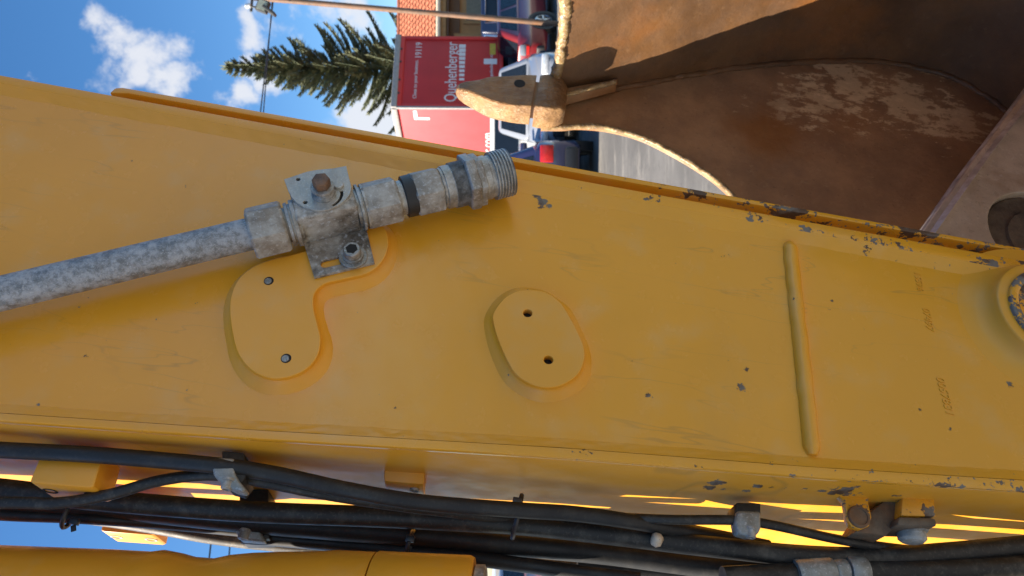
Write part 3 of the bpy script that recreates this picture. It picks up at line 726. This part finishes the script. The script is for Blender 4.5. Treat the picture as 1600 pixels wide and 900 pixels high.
seg_(-480, 402, [(0, 25), (1, 25)], M['pipe'], 'pipe')
nut(391, 447, 41.5, M['nut'])
seg_(445, 470, [(0, 27), (.2, 27), (.22, 33), (.4, 34), (.42, 31), (.55, 31), (.57, 36), (.8, 36), (.82, 29), (1, 29)], M['bolt'], 'collar')
zf = .745
bp = [A(449, 287, zf), A(541, 263, zf), A(559, 322, zf), A(462, 343, zf)]
vb = mk('valve_body', prism(bp, (0, 0, -.053), .0035, 3), M['valve'], va)
fl = [A2(u, v, .797) for u, v in ((466, 352), (566, 330), (585, 410), (491, 433))]
s0, s1 = Vector(A2(508, 412, .797)), Vector(A2(556, 401, .797)); sd = (s1-s0).normalized(); sn = Vector((-sd.y, sd.x)); rs = .0062
slot = [tuple(s0+(-sd*math.sin(t)+sn*math.cos(t))*rs) for t in [math.pi*i/8 for i in range(9)]]+[tuple(s1+(sd*math.sin(t)-sn*math.cos(t))*rs) for t in [math.pi*i/8 for i in range(9)]]
br = mk('bracket', shift(plate([fl, slot], .0048, .0005), D0-.797-.0048), M['valve'], va)
# swivel disc with its holes and curved slot
zd = .741
dl = [(444, 280), (462, 274), (480, 268), (497, 265), (520, 263), (541, 259), (545, 276), (549, 292), (547, 303), (540, 312), (528, 321), (512, 328), (495, 329), (478, 325), (464, 317), (456, 309), (450, 297)]
dl = [A2(u, v, zd) for u, v in dl]
c0 = Vector(A2(506, 303, zd))
pe = Vector(A2(529, 290, zd))-c0; rr = pe.length; a0 = math.atan2(pe.y, pe.x)
arc = [a0-.42+(-1.25)*i/10 for i in range(11)]
sl2 = [(c0.x+(rr+.0018)*math.cos(a), c0.y+(rr+.0018)*math.sin(a)) for a in arc]+[(c0.x+(rr-.0018)*math.cos(a), c0.y+(rr-.0018)*math.sin(a)) for a in arc[::-1]]
dc = mk('swivel_disc', shift(plate([dl, circ(A2(466, 280, zd), .0028, 14), circ(A2(477, 316, zd), .0028, 14), sl2], .0042, .0005), D0-zd-.0042), M['disc'], va)
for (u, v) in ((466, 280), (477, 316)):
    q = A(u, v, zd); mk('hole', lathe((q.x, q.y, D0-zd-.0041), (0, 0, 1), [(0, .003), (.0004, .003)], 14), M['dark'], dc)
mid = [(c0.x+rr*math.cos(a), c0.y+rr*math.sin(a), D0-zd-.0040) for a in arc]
mk('slot_shade', tube(mid, .0018, 8, 2), M['dark'], dc)  # dark tube laid in the slot to stand for its shade
q = A(529.5, 291, zd); mk('stop_pin', lathe((q.x, q.y, D0-zd-.003), (0, 0, 1), [(0, .0062), (.0065, .0062), (.0072, .0055), (.0072, .0008)], 22), M['disc'], dc)
sb = mk('stem', lathe((c0.x, c0.y, D0-zd), (0, 0, 1), [(0, .0155), (.0015, .0155), (.002, .0145), (.0045, .014), (.006, .0115), (.012, .011), (.0125, .015), (.0155, .0148), (.016, .010)], 28), M['bolt'], va)
mk('stem_bolt', hexnut((c0.x, c0.y, D0-zd+.0155), (0, 0, 1), .0135, .0115, .3, Vector((1, 0, 0)), .0008), M['rustbolt'], sb, True, 30)
# bracket screw
c1 = A(552, 402, .797)
sc = mk('socket_screw', lathe((c1.x, c1.y, D0-.797), (0, 0, 1), [(0, .0185), (.0022, .0185), (.003, .0175), (.003, .0135), (.0065, .0132), (.007, .0112), (.018, .0112), (.0192, .010), (.0192, .0068), (.0120, .0066), (.0120, .0005)], 32), M['bolt'], va)
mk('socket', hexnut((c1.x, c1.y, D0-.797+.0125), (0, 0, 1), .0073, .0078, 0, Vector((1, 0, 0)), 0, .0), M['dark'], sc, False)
# outlet side
seg_(556, 572, [(0, 29), (.3, 29), (.32, 36), (.55, 36.5), (.57, 31), (.75, 31), (.78, 35), (1, 35)], M['thread'], 'collar')
nut(568, 622, 37.5, M['nut'])
seg_(620, 645, [(0, 27), (1, 27)], M['thread'], 'outlet_tube')
seg_(630, 648, [(0, 28), (.08, 32.5), (.95, 33), (1, 31)], M['black'], 'rubber_ring')
nut(645, 688, 37, M['nut'], phase=.1)
seg_(684, 694, [(0, 29), (.5, 29), (.5, 31.5), (1, 31.5)], M['thread'], 'collar')
seg_(692, 708, [(0, 31), (.08, 34), (1, 34)], M['thread'], 'sleeve', 12)
n = 11; pr = []
for i in range(n): pr += [(i/n, 35.5), ((i+.5)/n, 33.6)]
seg_(706, 727, pr+[(1, 34)], M['bolt'], 'fine_thread', 56, ang=60)
nut(725, 742, 45, M['bolt'], 'hex_flange', .3, .12); nut(740, 752, 42, M['nut'], 'hex_flange', .35, .12)
seg_(750, 771, [(0, 34.5), (.5, 34.5), (.55, 33), (1, 33)], M['thread'], 'neck')
n = 6; pr = []
for i in range(n): pr += [(i/n, 37.6), ((i+.35)/n, 37.8), ((i+.6)/n, 34.6), ((i+.8)/n, 34.8)]
seg_(768, 795, pr+[(1, 37), (1.0, 29), (.3, 28), (.3, 1)], M['thread'], 'coarse_thread', 56, ang=60)

# ================================================================== hoses along the back of the arm
def hose(label, pts, rpx, mat, name='hydraulic_hose', kinds='hydraulic hoses along the arm'):
    P = [A(u, v, d) for u, v, d in pts]
    if pts[0][0] < -100: P = [P[0]+(P[0]-P[1]).normalized()*.3]+P
    um, vm, dm = pts[len(pts)//2]
    o = mk(name, tube(P, rpx*mpx(um, vm, dm), 18, 10), mat, None, True, 80, ARM)
    return tag(o, label, 'hose', kinds)
hose('slim black hose running through the grey upper strap clamp', [(-160, 694, .85), (0, 703, .85), (150, 711, .85), (335, 727, .852), (430, 741, .86), (540, 765, .87), (660, 785, .88), (810, 797, .89), (900, 803, .90), (1000, 817, .91), (1100, 835, .945), (1200, 855, .97)], 12.2, M['hose'])
hose('thin black hose curving up into the grey strap clamp', [(-160, 800, .90), (0, 786, .89), (90, 786, .885), (170, 773, .88), (250, 751, .876), (330, 742, .872), (400, 751, .874), (500, 771, .885), (600, 787, .90), (700, 800, .92), (800, 812, .94)], 8.5, M['hosedust'])
hose('thick grimy black hose with a mud lump on it', [(-160, 748, .945), (0, 764, .945), (150, 781, .945), (380, 799, .945), (600, 808, .945), (810, 820, .945), (960, 836, .94), (1100, 853, .935), (1250, 868, .93), (1370, 871, .93), (1490, 863, .93), (1600, 853, .93), (1800, 838, .93)], 15.5, M['hosedust'])
hose('black hose tucked behind the thick grimy hose', [(-160, 770, 1.0), (0, 783, 1.0), (200, 796, 1.0), (400, 816, 1.0), (640, 836, 1.0), (850, 855, 1.0), (960, 866, 1.0), (1100, 884, 1.0), (1250, 897, .99), (1450, 905, .98), (1700, 900, .98)], 17, M['hose'])
hose('thin black hose over the gap of sky beside the cylinder', [(-160, 793, 1.0), (0, 804, 1.0), (100, 808, 1.0), (170, 812, 1.0), (300, 822, 1.02), (500, 842, 1.04), (700, 862, 1.05)], 8.5, M['hose'])
hose('dusty hose coloured sunlit beige next to the yellow cylinder', [(60, 799, 1.05), (150, 809, 1.055), (240, 822, 1.055), (330, 838, 1.055), (420, 849, 1.055), (520, 857, 1.055), (700, 868, 1.05), (850, 880, 1.04), (1000, 895, 1.03), (1100, 906, 1.02)], 11, M['hosebeige'])
hose('dark hose running low past the end of the cylinder', [(380, 838, 1.02), (500, 848, 1.02), (620, 860, 1.01), (750, 874, 1.0), (900, 894, .99), (1000, 906, .98)], 11, M['hose'])
hose('slim dusty hose held by the small grey block clamp', [(880, 803, .93), (960, 808, .915), (1050, 812, .90), (1150, 813, .895), (1210, 821, .90), (1300, 841, .91), (1370, 853, .925), (1450, 862, .95), (1560, 870, .97)], 7.2, M['hosedust'])
hose('wide dusty hose at the lower end under the grey ferrule', [(1130, 905, .93), (1240, 899, .93), (1320, 893, .93), (1450, 893, .93), (1600, 886, .93), (1800, 876, .93)], 17, M['hosedust'])
hose('added black hose shading the arm from behind the wide dusty hose', [(900, 880, 1.03), (1000, 887, 1.03), (1150, 895, 1.03), (1300, 899, 1.03), (1450, 899, 1.03), (1600, 893, 1.03), (1850, 880, 1.03)], 21, M['hose'])  # invented hose, placed so its shadow darkens the sunlit belly
fr = root('hose_ferrule', 'grey steel crimp ferrule on the wide dusty hose', 'hose fitting', ARM)
for (ua, va_, ub_, vb_, r) in ((1243, 897, 1300, 893, 21), (1302, 893, 1322, 892, 18), (1324, 892, 1352, 892, 21)):
    a, b = A(ua, va_, .925), A(ub_, vb_, .925); s = mpx(ua, va_, .925)
    mk('ferrule_segment', lathe(a, b-a, [(0, r*s*.93), (.003, r*s), ((b-a).length-.003, r*s), ((b-a).length, r*s*.93)], 20), M['clampm'], fr)
# clamps
def clamp(label, body, strap, d, bolt, depth=.04, bolt_r=.0065):
    r = root('hose_clamp', label, 'clamp', ARM, 'hose clamps on the arm')
    mk('rubber_block', prism([A(u, v, d+.006) for u, v in body], (0, 0, -depth), .002), M['clampr'], r)
    s = mk('strap', prism([A(u, v, d) for u, v in strap], (0, 0, -.02), .004, 3), M['clampm'], r)
    c = A(bolt[0], bolt[1], d+.004)
    mk('clamp_bolt', lathe(c+Vector((0, .006, 0)), (0, -1, 0), [(0, bolt_r*1.25), (.003, bolt_r*1.25), (.003, bolt_r), (.012, bolt_r), (.013, bolt_r*.8), (.013, bolt_r*.5), (.009, bolt_r*.4)], 18), M['nut'], s)
    return r
clamp('grey strap clamp with black rubber core holding slim and thin hose', [(346, 704), (381, 707), (384, 745), (372, 762), (350, 756)], [(333, 714), (366, 716), (366, 738), (374, 752), (385, 764), (379, 768), (366, 765), (348, 756), (333, 742), (331, 726)], .845, (356, 756), .045)
clamp('grey plate clamp with black rubber core under the thick hose', [(374, 764), (419, 764), (421, 842), (373, 842)], [(358, 812), (402, 815), (414, 846), (374, 843)], .995, (383, 835), .05, .008)
clamp('small grey block clamp on the slim dusty hose', [(1151, 785), (1189, 786), (1189, 806), (1147, 806)], [(1152, 797), (1189, 798), (1190, 826), (1183, 836), (1172, 838), (1152, 832), (1148, 815)], .885, (1173, 832), .035, .006)
# cable ties
def tie(label, c, d, rx, ry, w, head, tail=False):
    t = root('cable_tie', label, 'cable tie', ARM, 'cable ties on the hoses')
    o = A(c[0], c[1], d); P = []
    for i in range(25):
        a = 2*math.pi*i/24; P.append(o+Vector((.002*math.sin(a), ry*math.sin(a), rx*math.cos(a))))
    mk('strap_band', tube(P, w, 6, 1, False, cap=False), M['tie'], t)
    h = A(head[0], head[1], d-rx-.003)
    hd = mk('tie_head', box(h, .011, .008, .007, None, .001), M['tie'], t)
    if tail: mk('tie_tail', box(h+Vector((.002, -.008, 0)), .006, .008, .002, Matrix.Rotation(.5, 3, 'Z'), .0004), M['tie'], t)
tie('black cable tie strapping slim hose onto thick grimy hose', (808, 807, ), .925, .026, .026, .0032, (808, 783))
tie('black cable tie on the hose tucked behind the cylinder end', (640, 851), .985, .016, .018, .003, (641, 842))
tie('dark metal tie with a bent tail hanging over the sky gap', (112, 800), .985, .012, .020, .003, (117, 815), True)
ml = mk('mud_lump', lathe(A(1026, 843, .915), (0, 0, 1), [(-.008, .001), (-.006, .006), (-.002, .0085), (.003, .0075), (.007, .004), (.008, .0006)], 10), M['linkface'], None, True, 80, ARM)
for v_ in ml.data.vertices: v_.co += Vector((nz1(v_.co.x*200, v_.co.y*200), nz1(v_.co.y*200, 7, v_.co.z*200), 0))*.003
tag(ml, 'small dried tan mud lump stuck on the thick grimy hose', 'mud')

# ================================================================== bucket cylinder
cy = root('bucket_cylinder', 'yellow hydraulic cylinder with a stepped collar beside the hoses', 'cylinder', ARM)
DC = .97
c0_, c1_ = A(0, 980, .993), A(740, 1010, .953); CA = (c1_-c0_).normalized(); L = (c1_-c0_).length
ms = mpx(300, 940, DC)
def cu_(u): return L*u/740
pf = [(-.8, 110), (cu_(150), 110), (cu_(215), 109), (cu_(235), 112), (cu_(262), 108.5), (cu_(285), 104), (cu_(318), 103), (cu_(345), 109), (cu_(380), 113), (cu_(420), 115.5), (cu_(490), 119), (cu_(512), 121), (cu_(578), 120.5)]
mk('barrel', lathe(c0_, CA, [(t, r*ms) for t, r in pf], 64), M['yellow'], cy, True, 60)
mk('gland', lathe(c0_, CA, [(cu_(580), 114*ms), (cu_(580.5), 121*ms), (cu_(583), 122*ms), (cu_(728), 121*ms), (cu_(735), 118*ms), (cu_(737), 60*ms)], 64), M['yellow'], cy, True, 40)
mk('gland_nut', lathe(c0_, CA, [(cu_(736), 106*ms), (cu_(738), 109*ms), (cu_(752), 109*ms), (cu_(755), 104*ms), (cu_(756), 40*ms)], 40), M['valve'], cy)
mk('rod', lathe(c0_, CA, [(cu_(750), 62*ms), (cu_(1900), 62*ms)], 40), M['thread'], cy)
# ================================================================== the bucket
DBK = 1.30
bk = root('bucket', 'rusty brown digging bucket with welded teeth pointing at the truck', 'bucket', ARM)
zb = D0-DBK
fp = [(862, 158), (905, 150), (959, 140), (1030, 127), (1092, 115), (1173, 104), (1268, 97), (1363, 96), (1434, 107), (1496, 126), (1560, 165), (1620, 220), (1672, 290), (1700, 380), (1700, 480)]
fpl = [Vector((*A2(u, v, DBK), 0)) for u, v in fp]
prof = [(p.x, p.y) for p in crom(fpl, 6)]
ZN = D0-.50
# floor (wrapped sheet)
def offo(pr, r):
    out = []
    for i, p in enumerate(pr):
        a, b = pr[max(i-1, 0)], pr[min(i+1, len(pr)-1)]; t = Vector((b[0]-a[0], b[1]-a[1])).normalized()
        out.append((p[0]-t.y*r, p[1]+t.x*r))
    return out
po = offo(prof, .022)
bm = bmesh.new(); NZ = 40; g = []
for k in range(NZ+1):
    z = zb+(ZN-zb)*k/NZ; row = []
    for i, (x, y) in enumerate(prof):
        dd = .0018*nz1(x*9, y*9, z*9)+.0008*nz1(x*40, y*40, z*30) if 0 < i else .002*nz1(z*60, 1)
        row.append(bm.verts.new((x+dd*.3, y+dd, z)))
    g.append(row)
go = []
for z in (zb, ZN): go.append([bm.verts.new((x, y, z)) for x, y in po])
n = len(prof)
for k in range(NZ):
    for i in range(n-1): bm.faces.new((g[k][i], g[k][i+1], g[k+1][i+1], g[k+1][i]))
for i in range(n-1): bm.faces.new((go[0][i], go[1][i], go[1][i+1], go[0][i+1]))
bm.faces.new([r[0] for r in g]+[go[1][0], go[0][0]]); bm.faces.new([r[-1] for r in g][::-1]+[go[0][-1], go[1][-1]])
for k, gi in ((0, 0), (NZ, 1)):
    for i in range(n-1): bm.faces.new((g[k][i], go[gi][i], go[gi][i+1], g[k][i+1]))
bmesh.ops.recalc_face_normals(bm, faces=bm.faces)
mk('floor', bm, M['bfloor'], bk, True, 60)
def lump(s): return lambda i, j, p: 1+.45*nz1(p.x*38+s, p.y*38, p.z*38+j*.25)+.22*nz1(p.x*120, p.y*120+j*.8, p.z*120+s)
# side walls
ed = [(846, 196), (880, 196), (905, 194), (950, 198), (1000, 211), (1050, 235), (1100, 265), (1130, 288), (1148, 308), (1168, 345), (1190, 400), (1230, 470), (1320, 540), (1450, 580), (1600, 570)]
edl = crom([Vector((*A2(u, v, DBK), 0)) for u, v in ed], 5)
for zz, nm in ((zb, 'side_wall'), (ZN, 'side_wall')):
    pts = [Vector((x, y, zz)) for x, y in offo(prof, .010)]+[Vector((p.x, p.y, zz)) for p in edl[::-1]]
    mk(nm, prism(pts, (0, 0, -.020)), M['bwall'], bk, False)
# fillet weld between floor and far wall
mk('corner_weld', tube([(x, y-.002, zb+.002) for x, y in prof[8:]], .009, 10, 4, True, lump(9.)), M['bfloor'], bk, True, 80)
# hard-facing beads on the mouth edge and the lip
be = [Vector((p.x, p.y-.001, zb-.004)) for p in edl if p.x < A(1260, 500, DBK).x]
mk('edge_bead', tube(be, .0068, 10, 7, True, lump(2.2)), M['bead'], bk, True, 80)
lx, ly = prof[0]
lipb = [Vector((lx-.002+.006*math.sin(k*.5), ly+.010, zb+.03+(ZN-zb-.05)*k/20)) for k in range(21)]
mk('lip_bead', tube(lipb, .0145, 12, 14, True, lump(6.1)), M['bead'], bk, True, 80)
# teeth: point + adapter, outline measured on the far one
def mkm(u0, v0, d): return A(u0, v0, d)
def loft(secs, name, mat, par, ang=50):
    bm = bmesh.new(); prev = None; first = None
    for s in secs:
        ring = [bm.verts.new(p) for p in s]
        if prev:
            k = len(ring)
            for j in range(k): bm.faces.new((prev[j], prev[(j+1) % k], ring[(j+1) % k], ring[j]))
        else: first = ring
        prev = ring
    bm.faces.new(first[::-1]); bm.faces.new(prev)
    bmesh.ops.recalc_face_normals(bm, faces=bm.faces)
    return mk(name, bm, mat, par, True, ang)
def rrect(x, y0, y1, z0, z1, k=.3, n=5):
    """rounded rectangle section at x: y0..y1, z0..z1"""
    cy_, cz = (y0+y1)/2, (z0+z1)/2; hy, hz = (y1-y0)/2, (z1-z0)/2; out = []
    for q in range(4):
        for i in range(n):
            a = math.pi/2*(q+i/(n-1)); sx, sz = (1, 1) if q == 0 else (-1, 1) if q == 1 else (-1, -1) if q == 2 else (1, -1)
            r = min(abs(hy), abs(hz))*k
            out.append(Vector((x, cy_+sx*(hy-r)+r*math.cos(a), cz+sz*(hz-r)+r*math.sin(a))))
    return out
zt0, zt1 = D0-1.29, D0-1.29+.062          # far and near cheek of the tooth
xa, xb = A(836, 175, 1.27).x, A(712, 150, 1.27).x
def yv(v, u, d=1.27): return A(u, v, d).y
def tooth(par, dz):
    y0b = A(832, 197, 1.29).y; y1b = A(832, 115, 1.228).y; th0 = y1b-y0b
    cx = [(832, 197, 1, 1), (815, 195.5, .97, 1.0), (800, 193.5, .92, 1.0), (785, 190.5, .85, 1.0), (770, 187, .77, .99), (757, 182.5, .67, .97), (745, 178, .56, .93), (734, 173, .45, .86), (724, 168, .34, .75), (716, 163.5, .24, .6), (711, 160, .15, .4), (709, 158, .06, .2)]
    secs = []; zc = (zt0+zt1)/2
    for k, (u, vl, th, sh) in enumerate(cx):
        x = A(u, 160, 1.27).x; yl = A(u, vl, 1.29).y; hz = (zt1-zt0)/2*sh
        s_ = [p+Vector((0, 0, dz)) for p in rrect(x, yl, yl+th0*th, zc-hz, zc+hz, .16+.02*k if k < 6 else .5, 6)]
        if 4 < k < 9:                                   # wear hollow in the inner face
            for p in s_:
                if p.y < yl+th0*th*.3: p.y += .011*math.sin((k-4)/5*math.pi)*max(0, 1-((p.z-dz-zc)/(hz*.8))**2)
        secs.append(s_)
    secs = [[p+Vector((0, .0016*nz1(p.x*50, p.y*50, p.z*50), .0012*nz1(p.x*40+9, p.y*40, p.z*40))) for p in s_] for s_ in secs]
    t = loft(secs, 'tooth', M['tooth'], par, 60)
    q = A(812, 131, 1.229)
    mk('pin_hole', lathe((q.x, q.y, zt1+dz-.0015), (0, 0, 1), [(0, .014), (.002, .014), (.002, .001)], 20), M['dark'], t)  # dark disc on the cheek painted as the hole's shaded inside
    xs = [A(u, 160, 1.27).x for u in (826, 845)]
    mk('adapter_nose', loft_bm([[p+Vector((0, 0, dz)) for p in rrect(x, y0b+.012, y1b-.012, zt0+.01, zt1-.01)] for x in xs]), M['bwall'], t)
    secs = []
    for (u, vl, th, zn, zf_) in ((838, 199, 1.02, .003, -.003), (846, 200.5, 1.05, .006, -.005), (858, 201, 1.05, .006, -.006), (868, 200, 1.0, .004, -.006), (876, 198, .86, -.002, -.004), (884, 196, .7, -.012, 0)):
        x = A(u, 160, 1.27).x; yl = A(u, vl, 1.29).y
        secs.append([p+Vector((.002*nz1(p.z*60, p.y*60), .003*nz1(p.x*45, p.y*45, p.z*45), dz+.003*nz1(p.x*45+5, p.y*45, p.z*45))) for p in rrect(x, yl, yl+th0*th, zt0+zf_, zt1+zn, .25, 6)])
    ad = loft(secs, 'tooth_adapter', M['tooth'], par, 60)
    # strap of the adapter lying on the bucket floor
    secs = []
    for u in (876, 900, 925, 948, 962):
        t_ = (u-876)/86; x = A(u, 150, 1.27).x; yf = A(u, 157-.21*(u-876), 1.285).y
        secs.append([p+Vector((0, 0, dz)) for p in rrect(x, yf-.018*(1-.75*t_), yf+.012, zt0-.002, zt0+.034-.006*t_, .22)])
    mk('adapter_strap', loft_bm(secs), M['bwall'], ad, True, 60)
    wl = [Vector((A(u, 150, 1.27).x, A(u, 157-.21*(u-876), 1.285).y-.016*(1-.75*(u-876)/86), zt0+.034+dz)) for u in (874, 890, 905, 925, 945, 958)]
    mk('adapter_weld', tube(wl, .006, 8, 6, True, lump(3.3)), M['bead'], ad, True, 80)
    return t
def loft_bm(secs):
    bm = bmesh.new(); prev = None; first = None
    for s in secs:
        ring = [bm.verts.new(p) for p in s]
        if prev:
            for j in range(len(ring)): bm.faces.new((prev[j], prev[(j+1) % len(ring)], ring[(j+1) % len(ring)], ring[j]))
        else: first = ring
        prev = ring
    bm.faces.new(first[::-1]); bm.faces.new(prev); bmesh.ops.recalc_face_normals(bm, faces=bm.faces); return bm
sp = (ZN-zb-.07)/2
for k in range(3): tooth(bk, sp*k)
# link between arm and bucket
lk = root('bucket_link', 'worn grey steel link plate with a dark pin hole beside the arm', 'link', ARM)
DL = 1.14
fpx = [(1440, 366), (1512, 262), (1571, 185), (1640, 95), (1800, 120), (1850, 330), (1760, 470), (1560, 470), (1430, 420)]
hole = circ(A2(1640, 372, DL), (Vector(A2(1640, 372, DL))-Vector(A2(1552, 372, DL))).length, 40)
mk('link_plate', shift(plate([[A2(u, v, DL) for u, v in fpx], hole], .03, .003), D0-DL-.03), M['linkface'], lk, True, 40)
rim = [A(u, v, DL-.004) for u, v in ((1437, 366), (1512, 257), (1571, 180), (1640, 88), (1662, 92), (1592, 184), (1549, 239), (1458, 368))]
for q in rim[:4]: q.z -= .026
for q in rim[4:]: q.z += .010
mk('link_rim', prism(rim, (0, 0, -.035), .002), M['linkrim'], lk)
hc = A(1640, 372, DL)
mk('pin', lathe((hc.x, hc.y, D0-DL-.06), (0, 0, 1), [(0, .125), (.04, .125), (.044, .12), (.044, .08), (.05, .078), (.05, .001)], 48), M['blotch'], lk)
